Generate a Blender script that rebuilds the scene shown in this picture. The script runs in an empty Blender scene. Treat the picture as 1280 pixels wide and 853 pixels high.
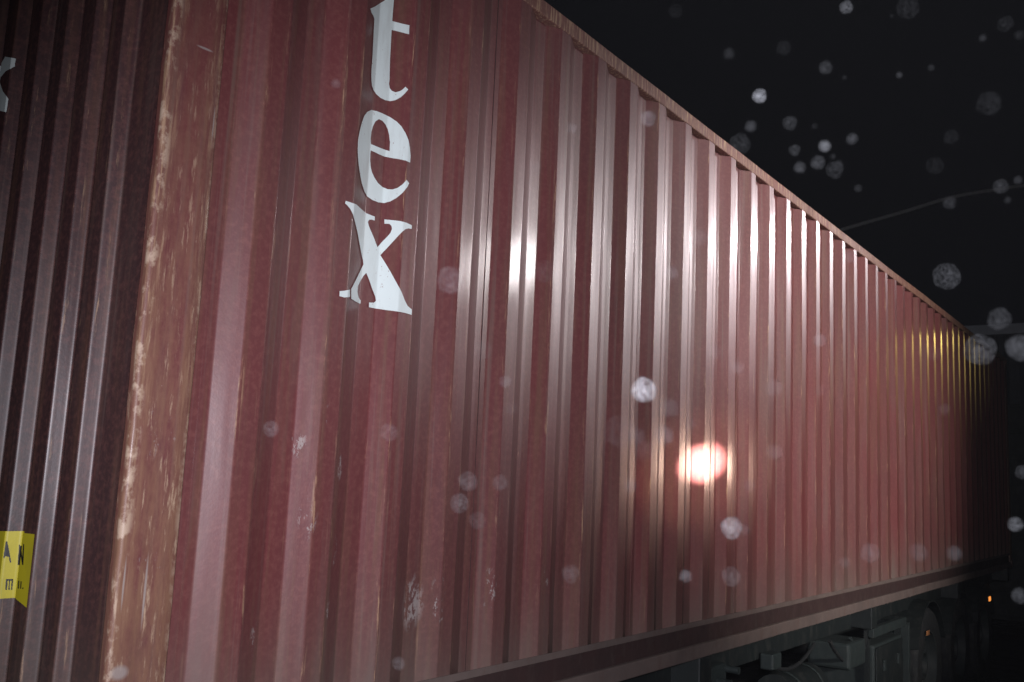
import bpy, bmesh, math, random
from mathutils import Vector, Matrix, noise
from mathutils.geometry import delaunay_2d_cdt
random.seed(7)
R = math.radians
scene = bpy.context.scene
col = scene.collection
DECK = 1.15                      # height of the container floor rail above the asphalt

# ------------------------------------------------------------------ camera
def cam_axes(yaw, pitch, roll):
    f = Vector((math.sin(yaw)*math.cos(pitch), math.cos(yaw)*math.cos(pitch), math.sin(pitch)))
    r = Vector((math.cos(yaw), -math.sin(yaw), 0)); u = r.cross(f)
    c, s = math.cos(roll), math.sin(roll)
    return c*r + s*u, -s*r + c*u, f
cr, cu, cf = cam_axes(R(54.19), R(8.24), R(2.6))
cd = bpy.data.cameras.new('camera'); cam = bpy.data.objects.new('camera', cd); col.objects.link(cam)
CAM = Vector((-1.255, -1.944, .7855 + DECK))
m = Matrix((cr, cu, -cf)).transposed().to_4x4(); m.translation = CAM
cam.matrix_world = m
cd.sensor_width = 36; cd.lens = 1196.9/1280*36; cd.clip_end = 1000; cd.clip_start = .05
cd.dof.use_dof = True; cd.dof.focus_distance = 3.6; cd.dof.aperture_fstop = 7.1
scene.camera = cam

# ------------------------------------------------------------------ world: night sky
w = bpy.data.worlds.new('World'); scene.world = w; w.use_nodes = True
bg = w.node_tree.nodes['Background']; bg.inputs['Color'].default_value = (.0012, .0013, .0019, 1); bg.inputs['Strength'].default_value = 1.0

# ------------------------------------------------------------------ lamps: camera flash, yard floodlights, headlamps, street lamp, added rib fill
def lamp(name, kind, loc, energy, color, size=.05, target=None, cone=None, blend=1.0):
    l = bpy.data.lights.new(name, kind); o = bpy.data.objects.new(name, l); col.objects.link(o)
    o.location = loc; l.energy = energy; l.color = color
    l.shadow_soft_size = size
    if target is not None:
        o.rotation_euler = (Vector(target) - Vector(loc)).to_track_quat('-Z', 'Y').to_euler()
    if kind == 'SPOT': l.spot_size = R(cone); l.spot_blend = blend
    return o
def hit_plus(h, d, k): return Vector((h[0] + d[0]*k, d[1]*k, h[1] + d[2]*k + DECK))
lamp('camera_flash', 'SPOT', CAM + cu*.07 + cr*.03, 365, (.92, .90, 1.0), .018, CAM + cf*4 + cr*.25 - cu*.6, 90, 1.0)
RIB_FILL = CAM - cr*.42 - cu*.40  # made-up source: two added spots that brighten the rib slopes at the glow
lamp('rib_fill_spot', 'SPOT', RIB_FILL, 30000, (1.0, .98, .90), .012, (3.04, 0, .90+DECK), 2.6, 1.0)
lamp('rib_fill_spill', 'SPOT', RIB_FILL, 650, (1.0, .92, .62), .012, (3.03, 0, .88+DECK), 8, 1.0)
lamp('yard_floodlight', 'SPOT', hit_plus((3.95, 2.25), (.907, -.339, .25), 20), 4600, (1.0, .90, .93), .34, (3.95, 0, 3.1), 7.0, 1.0)
lamp('yard_floodlight', 'SPOT', hit_plus((1.42, 1.54), (.789, -.573, .222), 10), 1250, (1.0, .94, .94), .34, (2.6, 0, 3.0), 16, 1.0)
lamp('yard_floodlight', 'SPOT', (.5, -11, 5.2), 6800, (1.0, .95, .93), .30, (5.6, 0, 3.2), 32, 1.0)
lamp('headlamp', 'SPOT', hit_plus((3.03, .9), (.910, -.413, .025), 10), 620, (1.0, .66, .50), .26, (2.95, 0, 2.05), 4.2, 1.0)
lamp('street_lamp_light', 'SPOT', hit_plus((8.16, 2.2), (.969, -.2, .147), 8), 170, (1.0, .72, .20), .2, (8.1, 0, 2.65), 12, 1.0)
scene.view_settings.view_transform = 'Standard'; scene.view_settings.look = 'None'
scene.view_settings.exposure = 0; scene.view_settings.gamma = 1; scene.view_settings.use_curve_mapping = False
scene.cycles.use_denoising = True
scene.cycles.max_bounces = 6; scene.cycles.transparent_max_bounces = 12

# ------------------------------------------------------------------ helpers
def tag(o, label=None, cat=None, group=None, kind=None):
    if label: o['label'] = label
    if cat: o['category'] = cat
    if group: o['group'] = group
    if kind: o['kind'] = kind
    return o
def empty(name, loc, label, cat, group=None, rz=0):
    o = bpy.data.objects.new(name, None); col.objects.link(o); o.location = loc; o.rotation_euler = (0, 0, rz)
    return tag(o, label, cat, group)
class MB:
    def __init__(s): s.v = []; s.f = []
    def box(s, x0, x1, y0, y1, z0, z1, b=0):
        n = len(s.v)
        if b <= 0:
            s.v += [(x, y, z) for z in (z0, z1) for y in (y0, y1) for x in (x0, x1)]
            s.f += [tuple(n+i for i in q) for q in ((0,2,3,1),(4,5,7,6),(0,1,5,4),(2,6,7,3),(0,4,6,2),(1,3,7,5))]
            return s
        bm = bmesh.new(); bmesh.ops.create_cube(bm, size=1)
        for v in bm.verts:
            v.co = Vector(((x0+x1)/2 + v.co.x*(x1-x0), (y0+y1)/2 + v.co.y*(y1-y0), (z0+z1)/2 + v.co.z*(z1-z0)))
        bmesh.ops.bevel(bm, geom=bm.edges[:], offset=b, segments=2, affect='EDGES', profile=.5)
        s.add_bm(bm); return s
    def add_bm(s, bm, M=None):
        n = len(s.v); bm.verts.index_update()
        for v in bm.verts: s.v.append(tuple(M @ v.co) if M else tuple(v.co))
        for f in bm.faces: s.f.append(tuple(n + v.index for v in f.verts))
        bm.free()
    def tube(s, a, b, r0, r1=None, n=16, cap=True):
        r1 = r0 if r1 is None else r1
        a, b = Vector(a), Vector(b); d = (b-a).normalized()
        u = d.orthogonal().normalized(); w_ = d.cross(u); k = len(s.v)
        for p, r in ((a, r0), (b, r1)):
            for i in range(n):
                t = 2*math.pi*i/n; s.v.append(tuple(p + (u*math.cos(t) + w_*math.sin(t))*r))
        for i in range(n):
            j = (i+1) % n; s.f.append((k+i, k+j, k+n+j, k+n+i))
        if cap: s.f.append(tuple(k+i for i in reversed(range(n)))); s.f.append(tuple(k+n+i for i in range(n)))
        return s
    def lathe(s, prof, c, axis='y', n=36):
        # prof: list of (radius, offset along axis)
        k = len(s.v); m_ = len(prof)
        for i in range(n):
            t = 2*math.pi*i/n
            for r, o in prof:
                if axis == 'y': s.v.append((c[0] + r*math.cos(t), c[1] + o, c[2] + r*math.sin(t)))
                else: s.v.append((c[0] + r*math.cos(t), c[1] + r*math.sin(t), c[2] + o))
        for i in range(n):
            j = (i+1) % n
            for q in range(m_-1): s.f.append((k+i*m_+q, k+j*m_+q, k+j*m_+q+1, k+i*m_+q+1))
        return s
    def prism(s, poly, y0, y1):      # polygon in x,z pushed along y
        n = len(poly); k = len(s.v)
        s.v += [(x, y0, z) for x, z in poly] + [(x, y1, z) for x, z in poly]
        s.f.append(tuple(k+i for i in range(n))); s.f.append(tuple(k+n+i for i in reversed(range(n))))
        for i in range(n):
            j = (i+1) % n; s.f.append((k+i, k+n+i, k+n+j, k+j))
        return s
    def build(s, name, mat, parent=None, smooth=False, loc=None):
        me = bpy.data.meshes.new(name); me.from_pydata(s.v, [], s.f); me.update()
        bm = bmesh.new(); bm.from_mesh(me); bmesh.ops.recalc_face_normals(bm, faces=bm.faces[:]); bm.to_mesh(me); bm.free()
        if smooth:
            me.polygons.foreach_set('use_smooth', [True]*len(me.polygons))
            try: me.set_sharp_from_angle(angle=R(35))
            except Exception: pass
        me.materials.append(mat)
        o = bpy.data.objects.new(name, me); col.objects.link(o); o.parent = parent
        if loc: o.location = loc
        return o

# ------------------------------------------------------------------ materials
class NT:
    def __init__(s, name):
        s.m = bpy.data.materials.new(name); s.m.use_nodes = True; s.t = s.m.node_tree
        s.p = s.t.nodes['Principled BSDF']
        s.co = s.n('ShaderNodeTexCoord').outputs['Object']
    def n(s, kind, **kw):
        x = s.t.nodes.new(kind)
        for k, v in kw.items(): setattr(x, k, v)
        return x
    def l(s, a, b): s.t.links.new(a, b)
    def setv(s, x, i, v):
        if hasattr(v, 'is_linked') or hasattr(v, 'links'): s.l(v, x.inputs[i])
        else: x.inputs[i].default_value = v
    def noise(s, scale=(1, 1, 1), sc=5, detail=4, rough=.55, dist=0, loc=(0, 0, 0)):
        mp = s.n('ShaderNodeMapping'); mp.inputs['Scale'].default_value = scale; mp.inputs['Location'].default_value = loc; s.l(s.co, mp.inputs['Vector'])
        x = s.n('ShaderNodeTexNoise'); s.l(mp.outputs[0], x.inputs['Vector'])
        x.inputs['Scale'].default_value = sc; x.inputs['Detail'].default_value = detail
        x.inputs['Roughness'].default_value = rough; x.inputs['Distortion'].default_value = dist
        return x.outputs['Fac']
    def rng(s, v, a, b, c=0., d=1.):
        x = s.n('ShaderNodeMapRange'); s.l(v, x.inputs[0])
        for i, q in zip((1, 2, 3, 4), (a, b, c, d)): x.inputs[i].default_value = q
        return x.outputs[0]
    def math(s, op, a, b=None, clamp=False):
        x = s.n('ShaderNodeMath', operation=op, use_clamp=clamp); s.setv(x, 0, a)
        if b is not None: s.setv(x, 1, b)
        return x.outputs[0]
    def mix(s, f, a, b):
        x = s.n('ShaderNodeMix', data_type='RGBA')
        s.setv(x, 0, f)
        for i, v in ((6, a), (7, b)):
            if isinstance(v, tuple): x.inputs[i].default_value = (*v, 1)
            else: s.l(v, x.inputs[i])
        return x.outputs[2]
    def bump(s, hts, dist=.01):
        prev = None
        for h, st, d in hts:
            x = s.n('ShaderNodeBump'); x.inputs['Strength'].default_value = st; x.inputs['Distance'].default_value = d
            s.l(h, x.inputs['Height'])
            if prev: s.l(prev, x.inputs['Normal'])
            prev = x.outputs[0]
        s.l(prev, s.p.inputs['Normal'])
    def out(s, color=None, rough=.5, metal=0., spec=.5, coat=0., coat_r=.1):
        if color is not None: s.setv(s.p, 'Base Color', (*color, 1) if isinstance(color, tuple) else color)
        s.setv(s.p, 'Roughness', rough); s.p.inputs['Metallic'].default_value = metal
        s.p.inputs['Specular IOR Level'].default_value = spec
        s.setv(s.p, 'Coat Weight', coat); s.p.inputs['Coat Roughness'].default_value = coat_r
        return s.m
    def attr(s, name):
        x = s.n('ShaderNodeAttribute', attribute_name=name); return x.outputs['Fac']
    def ellipse(s, cx, cz, rx, rz, ax=0):
        sp = s.n('ShaderNodeSeparateXYZ'); s.l(s.co, sp.inputs[0])
        a = s.math('DIVIDE', s.math('SUBTRACT', sp.outputs[ax], cx), rx); b = s.math('DIVIDE', s.math('SUBTRACT', sp.outputs[2], cz), rz)
        return s.math('SQRT', s.math('ADD', s.math('MULTIPLY', a, a), s.math('MULTIPLY', b, b)))

RED = (.160, .040, .042)
def paint(name, wear_lo=.56, scuffs=(), post=False, red=RED, coat=.22, rough=.38, coat_r=.13):
    t = NT(name)
    big = t.noise((1, 1, .5), 1.6, 5, .6); streak = t.noise((9, 9, .35), 3.2, 5, .6); fine = t.noise((1, 1, 1), 60, 3, .7)
    c = t.mix(t.rng(big, .35, .7), red, (red[0]*.78, red[1]*1.12, red[2]*1.05))
    c = t.mix(t.rng(streak, .50, .70, 0, .65), c, (.16, .080, .055)); c = t.mix(t.rng(t.noise((14, 14, .25), 2.6, 5, .62, loc=(7, 7, 1)), .56, .72, 0, .5), c, (.19, .135, .115))             # brown run-off streaks
    c = t.mix(t.rng(fine, .45, .8, 0, .35), c, (.30, .12, .10))                  # dusty grain
    grime = t.noise((5, 5, .5), 2.0, 6, .65, loc=(3, 1, 2))
    c = t.mix(t.rng(grime, .55, .78, 0, .5), c, (.15, .10, .085))
    sp = t.n('ShaderNodeSeparateXYZ'); t.l(t.co, sp.inputs[0])
    low = t.rng(sp.outputs[2], .16, .62, 1, 0)                                   # road dirt thrown up from below
    c = t.mix(t.math('MULTIPLY', t.math('MULTIPLY', low, low), t.rng(grime, .25, .7, .25, .8)), c, (.155, .125, .105))
    edge = t.attr('wear')
    en = t.noise((30, 30, 2.2), 2.5, 6, .72)
    e = t.math('MULTIPLY', edge, t.rng(en, wear_lo, wear_lo + .12), clamp=True)
    c = t.mix(e, c, (.48, .31, .19))
    if post:
        a = t.noise((22, 22, 3.5), 1.6, 7, .75); b_ = t.noise((60, 60, 7), 1.5, 6, .7, loc=(5, 5, 5))
        side = t.rng(sp.outputs[0], .02, .15, .12, .0)
        f = t.math('ADD', t.rng(a, .36, .62, 0, .85), t.math('MULTIPLY', t.attr('wear'), .35), clamp=True)
        zz = t.rng(sp.outputs[2], .6, 1.9, 1, .30)
        c = t.mix(t.math('MULTIPLY', f, zz), c, (.25, .130, .082))               # paint rubbed down to rust and primer
        c = t.mix(t.math('MULTIPLY', t.rng(b_, .57, .66), zz), c, (.46, .32, .22))   # bright scratches
        d_ = t.noise((45, 45, 9), 1.3, 5, .8, loc=(9, 2, 4))
        c = t.mix(t.math('MULTIPLY', t.rng(d_, .68, .72), .8), c, (.62, .52, .42))
        c = t.mix(t.math('MULTIPLY', t.rng(edge, .55, 1.), t.rng(t.noise((8, 8, 6), 2.2, 5, .7), .50, .60)), c, (.52, .38, .28))
    for (cx, cz, rx, rz, th) in scuffs:
        d = t.ellipse(cx, cz, rx, rz); n_ = t.noise((1, 1, .45), 42, 5, .8, loc=(cx, 0, cz))
        ins = t.rng(d, .15, 1, 1, 0)
        k = t.math('MULTIPLY', ins, t.rng(n_, .60 - th*.35, .66 - th*.35, 0, 1))
        c = t.mix(t.rng(k, .08, .6, 0, .6), c, (.42, .38, .36))
    wav = t.noise((1, 1, .12), 9, 2, .5); peel = t.noise((1, 1, 1), 160, 2, .6); dent = t.noise((1, 1, .6), 2.2, 2, .5)
    t.bump([(dent, .5, .014), (wav, .7, .006), (peel, .25, .0006), (streak, .12, .002)])
    r = t.rng(grime, .3, .75, rough - .05, rough + .16)
    return t.out(c, r, 0, .5, t.math('MULTIPLY', t.rng(grime, .35, .75, 1, .35), coat), coat_r)
def simple(name, colr, rough=.6, metal=0, var=.35, dirt=(.05, .045, .04), sc=6, bump=.3):
    t = NT(name); a = t.noise((1, 1, 1), sc, 6, .65); b = t.noise((1, 1, .4), sc*3, 5, .7, loc=(2, 3, 4))
    c = t.mix(t.rng(a, .35, .7, 0, 1), colr, tuple(v*(1-var) for v in colr)); c = t.mix(t.rng(b, .52, .75, 0, .7), c, dirt)
    t.bump([(b, bump, .004)])
    return t.out(c, t.rng(a, .3, .7, rough-.1, rough+.1), metal)
SCUFFS = [(1.03, .40, .055, .10, .35), (.665, .80, .018, .045, .35), (.67, .57, .016, .05, .35), (.52, .86, .022, .05, .2), (.42, .36, .02, .05, .35),
          (.655, .41, .016, .03, .3), (.555, .66, .03, .07, .15), (1.39, .42, .03, .09, .2), (1.12, .40, .035, .10, .1), (.60, .95, .02, .05, .1), (1.72, .44, .03, .05, .1)]
POSTMARKS = [(.139, 1.62, .0022, .055, 1.0), (.095, 1.80, .028, .004, 1.0), (.085, .556, .06, .035, .1), (.06, .86, .02, .08, .1), (.11, .88, .02, .05, .1), (.03, .33, .028, .02, .8), (.075, .50, .004, .10, 1.), (.02, .52, .003, .07, 1.)]
M = {}
M['side'] = paint('side_paint', .565, SCUFFS)
M['rail'] = paint('rail_paint', .50, red=(.20, .068, .052), coat=0, rough=.62)
M['post'] = paint('post_paint', .50, POSTMARKS, True, coat=.05, rough=.5)
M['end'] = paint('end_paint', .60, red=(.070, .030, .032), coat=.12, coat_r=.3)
M['under'] = simple('rail_shade_brown', (.055, .026, .024), .75, 0, .3, (.08, .055, .045))  # recessed web's shade put into the colour; seam and sills share it
M['lip'] = simple('dusty_rail_lip', (.17, .125, .11), .75, 0, .3, (.13, .07, .055), 4)
t = NT('white_letter_paint'); a = t.noise((1, 1, 1), 3, 5, .6); b_ = t.noise((1, 1, .6), 55, 6, .75); k_ = t.noise((1, 1, .2), 16, 5, .7)
c = t.mix(t.rng(a, .4, .7, 0, .6), (.80, .90, .88), (.70, .79, .77)); c = t.mix(t.rng(k_, .5, .72, 0, .5), c, (.52, .53, .50)); c = t.mix(t.rng(b_, .63, .68, 0, .8), c, (.30, .14, .12))
M['white'] = t.out(c, .42)
M['yellow'] = simple('yellow_sticker', (.72, .62, .03), .4, 0, .12, (.5, .42, .04), 5, .05)
M['ink'] = simple('black_ink', (.02, .02, .02), .5, 0, .1, (.04, .035, .02))
M['wood'] = simple('plywood_floor', (.16, .10, .06), .8)
M['chassis'] = simple('chassis_paint', (.012, .017, .017), .6, 0, .3, (.05, .05, .045), 5)
M['pale'] = simple('dusty_grey_metal', (.026, .037, .036), .65, 0, .3, (.05, .055, .05), 9)
M['dark'] = simple('greasy_black_metal', (.014, .016, .017), .75, 0, .3)
M['rubber'] = simple('tyre_rubber', (.018, .020, .021), .8, 0, .3, (.07, .065, .06), 9, .4)
M['rim'] = simple('rim_paint', (.03, .038, .038), .7, 0, .3, (.07, .06, .05), 8)
M['cable'] = simple('cable_sheath', (.42, .43, .43), .6, 0, .2, (.3,.3,.3))
M['shed'] = simple('shed_cladding', (.060, .068, .080), .6, 0, .3, (.04, .04, .045), 2)
M['fascia'] = simple('shed_fascia', (.66, .70, .74), .6, 0, .2, (.4, .4, .4), 2)
t = NT('lamp_lens'); t.p.inputs['Emission Color'].default_value = (1, .33, .06, 1); t.p.inputs['Emission Strength'].default_value = 1.0
M['lens'] = t.out((.5, .15, .02), .3)
t = NT('wet_asphalt'); g1 = t.noise((1, 1, 1), 90, 4, .8); g2 = t.noise((1, 1, 1), .6, 5, .6); g3 = t.noise((1, 1, 1), 9, 5, .6)
c = t.mix(t.rng(g1, .35, .7), (.035, .036, .038), (.085, .085, .085)); c = t.mix(t.rng(g3, .5, .7, 0, .5), c, (.03, .03, .03))
t.bump([(g1, .8, .008), (g3, .3, .02)]); M['asphalt'] = t.out(c, t.rng(g2, .4, .62, .25, .85))
def droplet_mat(b, i):
    t = NT('droplet_mist'); t.t.nodes.remove(t.p)
    n1 = t.noise((1, 1, 1), 1.0, 4, .7, loc=(i*3.1, i*1.7, i*.9))
    nn = t.n('ShaderNodeTexNoise'); nn.inputs['Scale'].default_value = 2.6; nn.inputs['Detail'].default_value = 4; nn.inputs['Roughness'].default_value = .7; nn.inputs['Distortion'].default_value = 1.2
    mp = t.n('ShaderNodeMapping'); mp.inputs['Location'].default_value = (i*3.1, i*1.7, i*.9); t.l(t.co, mp.inputs['Vector']); t.l(mp.outputs[0], nn.inputs['Vector'])
    lw = t.n('ShaderNodeLayerWeight'); lw.inputs['Blend'].default_value = .5
    rim = t.rng(lw.outputs['Facing'], .45, .85, .42, 1.5); mot = t.rng(nn.outputs['Fac'], .43, .60, .10, 1.9)
    a = t.math('MULTIPLY', t.math('MULTIPLY', rim, mot), b)
    d = t.n('ShaderNodeBsdfDiffuse'); d.inputs['Color'].default_value = (.82, .86, .9, 1)
    tr = t.n('ShaderNodeBsdfTransparent'); mx = t.n('ShaderNodeMixShader')
    t.l(a, mx.inputs[0]); t.l(tr.outputs[0], mx.inputs[1]); t.l(d.outputs[0], mx.inputs[2])
    o = [x for x in t.t.nodes if x.type == 'OUTPUT_MATERIAL'][0]; t.l(mx.outputs[0], o.inputs['Surface'])
    return t.m

# measured outlines (metres along the wall, metres above the floor rail)
T = [[[0.7792,2.2756],[0.7697,2.2661],[0.7602,2.2568],[0.752,2.2471],[0.7438,2.2375],[0.7357,2.2279],[0.7254,2.218],[0.7122,2.206],[0.6965,2.1925],[0.681,2.1792],[0.6655,2.1673],[0.6501,2.1555],[0.6605,2.1479],[0.6749,2.1463],[0.6835,2.1413],[0.684,2.1327],[0.6844,2.1242],[0.6849,2.1156],[0.6853,2.107],[0.6857,2.0988],[0.686,2.0907],[0.6862,2.0824],[0.6865,2.0743],[0.6869,2.0662],[0.6873,2.0581],[0.6878,2.05],[0.6882,2.0419],[0.6886,2.0339],[0.6891,2.0258],[0.6888,2.0174],[0.6887,2.0091],[0.6886,2.0008],[0.6884,1.9924],[0.6883,1.9841],[0.6894,1.9735],[0.6904,1.9629],[0.6925,1.9548],[0.6947,1.9467],[0.7003,1.9366],[0.7117,1.9293],[0.7218,1.9265],[0.7288,1.9219],[0.7378,1.9196],[0.7468,1.9172],[0.7579,1.9173],[0.7691,1.9173],[0.7801,1.92],[0.7885,1.9212],[0.7953,1.9244],[0.802,1.9277],[0.8087,1.9339],[0.8154,1.9401],[0.8206,1.9471],[0.8258,1.9541],[0.8306,1.9624],[0.8352,1.9705],[0.8268,1.9773],[0.8194,1.9662],[0.8115,1.9584],[0.8007,1.9528],[0.7909,1.9546],[0.7839,1.9616],[0.7796,1.9746],[0.7806,1.9872],[0.7802,1.9952],[0.7797,2.0032],[0.7793,2.0111],[0.7788,2.0191],[0.7784,2.0271],[0.7779,2.0351],[0.7775,2.0431],[0.777,2.0511],[0.7769,2.0595],[0.7767,2.0679],[0.7766,2.0762],[0.7765,2.0846],[0.7764,2.093],[0.7762,2.1014],[0.7761,2.1098],[0.776,2.1177],[0.7759,2.1256],[0.7758,2.1335],[0.7757,2.1414],[0.7757,2.1492],[0.787,2.1512],[0.7953,2.1512],[0.8035,2.151],[0.8116,2.1508],[0.8194,2.1504],[0.8275,2.1502],[0.8273,2.16],[0.8272,2.1701],[0.8271,2.1801],[0.8186,2.1798],[0.8104,2.1797],[0.8021,2.1796],[0.7942,2.1798],[0.7865,2.1802],[0.7757,2.1784],[0.7757,2.1869],[0.7758,2.1953],[0.7758,2.2038],[0.7758,2.2123],[0.7761,2.2216],[0.7764,2.2309],[0.7767,2.2402],[0.777,2.2495],[0.7777,2.2581],[0.7784,2.2668]]]
E_LETTER = [[[0.7109,1.8655],[0.7336,1.8704],[0.7467,1.8713],[0.7599,1.8722],[0.7718,1.8721],[0.7838,1.872],[0.7914,1.8695],[0.7971,1.8665],[0.8029,1.8636],[0.8086,1.8606],[0.816,1.8542],[0.8232,1.8478],[0.8273,1.8417],[0.8314,1.8356],[0.8355,1.8295],[0.8387,1.8227],[0.8419,1.8159],[0.8451,1.8091],[0.8474,1.8011],[0.8504,1.7934],[0.8534,1.7858],[0.8552,1.7777],[0.8571,1.7697],[0.8589,1.7616],[0.8587,1.7511],[0.8584,1.7405],[0.8475,1.7404],[0.8404,1.742],[0.8305,1.7423],[0.8207,1.7426],[0.8134,1.7424],[0.8061,1.7421],[0.7987,1.7418],[0.7905,1.7422],[0.781,1.7419],[0.7699,1.7416],[0.7589,1.7414],[0.749,1.7419],[0.7391,1.7425],[0.7218,1.7424],[0.7205,1.7331],[0.7211,1.7231],[0.7216,1.7131],[0.7233,1.7042],[0.725,1.6954],[0.7285,1.6871],[0.7321,1.6788],[0.7382,1.672],[0.7442,1.6652],[0.7524,1.6589],[0.7607,1.6527],[0.7708,1.6493],[0.7811,1.6459],[0.7892,1.6443],[0.796,1.6421],[0.803,1.643],[0.8098,1.6439],[0.8164,1.6475],[0.8232,1.6513],[0.8297,1.6581],[0.8363,1.665],[0.8417,1.6732],[0.8475,1.6817],[0.8602,1.6751],[0.8531,1.6609],[0.8462,1.6526],[0.842,1.6454],[0.8377,1.6382],[0.8326,1.6319],[0.8273,1.6256],[0.8222,1.6194],[0.8142,1.6126],[0.8063,1.6059],[0.7984,1.6018],[0.7906,1.5976],[0.7813,1.5967],[0.7683,1.5944],[0.7552,1.5945],[0.7423,1.5945],[0.7313,1.597],[0.7204,1.5994],[0.7092,1.6043],[0.6972,1.6087],[0.69,1.6144],[0.6828,1.6201],[0.6758,1.6258],[0.6703,1.633],[0.6651,1.6403],[0.6596,1.6474],[0.6552,1.655],[0.6507,1.6624],[0.6464,1.6699],[0.6432,1.6778],[0.6399,1.6856],[0.6366,1.6934],[0.6347,1.7031],[0.6332,1.7129],[0.6329,1.7219],[0.6325,1.7309],[0.6322,1.7399],[0.6332,1.7483],[0.6344,1.7568],[0.636,1.7656],[0.6395,1.7762],[0.6432,1.7869],[0.6467,1.7976],[0.6514,1.8067],[0.656,1.8159],[0.6605,1.825],[0.6702,1.8353],[0.6797,1.8456],[0.6951,1.8555]],[[0.7466,1.8491],[0.7621,1.849],[0.7761,1.8425],[0.7815,1.8371],[0.7858,1.8312],[0.7885,1.8221],[0.7911,1.8131],[0.7927,1.8022],[0.7946,1.7915],[0.7948,1.7817],[0.7951,1.7719],[0.7953,1.7622],[0.7881,1.7633],[0.779,1.7635],[0.7686,1.7631],[0.7584,1.7627],[0.7482,1.7623],[0.734,1.7622],[0.7199,1.7621],[0.7186,1.7695],[0.7166,1.7765],[0.7174,1.7879],[0.7182,1.7992],[0.7209,1.8088],[0.7233,1.8183],[0.7278,1.8277],[0.7324,1.8372]]]
X = [[[0.6002,1.5489],[0.6111,1.5492],[0.6221,1.5495],[0.6322,1.5496],[0.6483,1.5522],[0.6627,1.5513],[0.6775,1.5504],[0.6922,1.5496],[0.7072,1.5488],[0.7295,1.5479],[0.7435,1.5475],[0.7575,1.547],[0.7578,1.535],[0.7458,1.5348],[0.7353,1.5321],[0.7297,1.5239],[0.735,1.513],[0.741,1.5052],[0.7471,1.4975],[0.752,1.4915],[0.7569,1.4854],[0.7618,1.4794],[0.7668,1.472],[0.7718,1.4647],[0.7768,1.4573],[0.7845,1.4664],[0.7894,1.4747],[0.7957,1.4835],[0.802,1.4924],[0.807,1.5002],[0.812,1.5081],[0.8154,1.5212],[0.8135,1.5302],[0.8076,1.5355],[0.8009,1.5346],[0.7942,1.5337],[0.7933,1.547],[0.8006,1.5475],[0.8079,1.548],[0.8151,1.5484],[0.8224,1.5488],[0.8299,1.5492],[0.8371,1.5495],[0.8454,1.5485],[0.8587,1.5492],[0.8717,1.5482],[0.8848,1.5471],[0.884,1.5358],[0.8693,1.5338],[0.856,1.5283],[0.8431,1.5166],[0.8376,1.5084],[0.832,1.5001],[0.8266,1.4919],[0.8221,1.4852],[0.8177,1.4786],[0.8133,1.4721],[0.8089,1.4655],[0.8038,1.4579],[0.7986,1.4503],[0.7936,1.4428],[0.7884,1.4352],[0.7926,1.429],[0.7968,1.4228],[0.8008,1.4166],[0.8054,1.4096],[0.8099,1.4026],[0.8142,1.3955],[0.8188,1.3885],[0.8223,1.3822],[0.8261,1.376],[0.8296,1.3697],[0.8334,1.3635],[0.8369,1.3572],[0.8407,1.3508],[0.8445,1.3444],[0.8495,1.3383],[0.8556,1.3325],[0.8608,1.3252],[0.866,1.3179],[0.8712,1.3106],[0.8788,1.3027],[0.8864,1.2947],[0.8964,1.291],[0.9064,1.2873],[0.9067,1.279],[0.907,1.2708],[0.8962,1.2711],[0.8855,1.2714],[0.8748,1.2716],[0.8613,1.271],[0.8478,1.2703],[0.839,1.2708],[0.8323,1.2708],[0.8255,1.2708],[0.8187,1.2708],[0.812,1.2709],[0.8051,1.2711],[0.7985,1.2713],[0.7917,1.2716],[0.7851,1.2718],[0.7713,1.2715],[0.7571,1.271],[0.7566,1.2851],[0.7756,1.2875],[0.7842,1.2945],[0.7815,1.3062],[0.7769,1.3125],[0.7723,1.3187],[0.7677,1.325],[0.7627,1.3331],[0.7576,1.3413],[0.7526,1.3494],[0.7474,1.3565],[0.7422,1.3635],[0.737,1.3705],[0.7263,1.3593],[0.7209,1.3507],[0.7127,1.3413],[0.7051,1.3321],[0.6977,1.3229],[0.6973,1.3139],[0.6972,1.305],[0.7017,1.2985],[0.7064,1.2921],[0.7217,1.2848],[0.721,1.2748],[0.705,1.275],[0.6878,1.2748],[0.6728,1.2756],[0.6579,1.2764],[0.6567,1.2833],[0.6556,1.2903],[0.6544,1.2971],[0.6532,1.304],[0.6661,1.3187],[0.6741,1.3284],[0.6819,1.3381],[0.6899,1.3479],[0.6969,1.357],[0.7041,1.3662],[0.7114,1.3755],[0.7187,1.3849],[0.7231,1.3934],[0.7197,1.4063],[0.7113,1.4157],[0.7063,1.4227],[0.7015,1.4297],[0.6967,1.4367],[0.6918,1.4436],[0.6874,1.4503],[0.6828,1.4568],[0.6784,1.4633],[0.6741,1.4699],[0.6695,1.4764],[0.6631,1.4835],[0.6567,1.4905],[0.6502,1.4975],[0.6433,1.5044],[0.6361,1.5111],[0.6311,1.5186],[0.6255,1.5246],[0.6199,1.5305],[0.6125,1.5345],[0.6052,1.5384],[0.5982,1.541]],[[0.6449,1.3001],[0.6462,1.2934],[0.6476,1.2866],[0.6489,1.2798],[0.6319,1.2754],[0.6211,1.2728],[0.6113,1.2728],[0.6015,1.2729],[0.6012,1.28],[0.6009,1.2871],[0.6101,1.2894],[0.6192,1.2917],[0.6297,1.2953]]]
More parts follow.
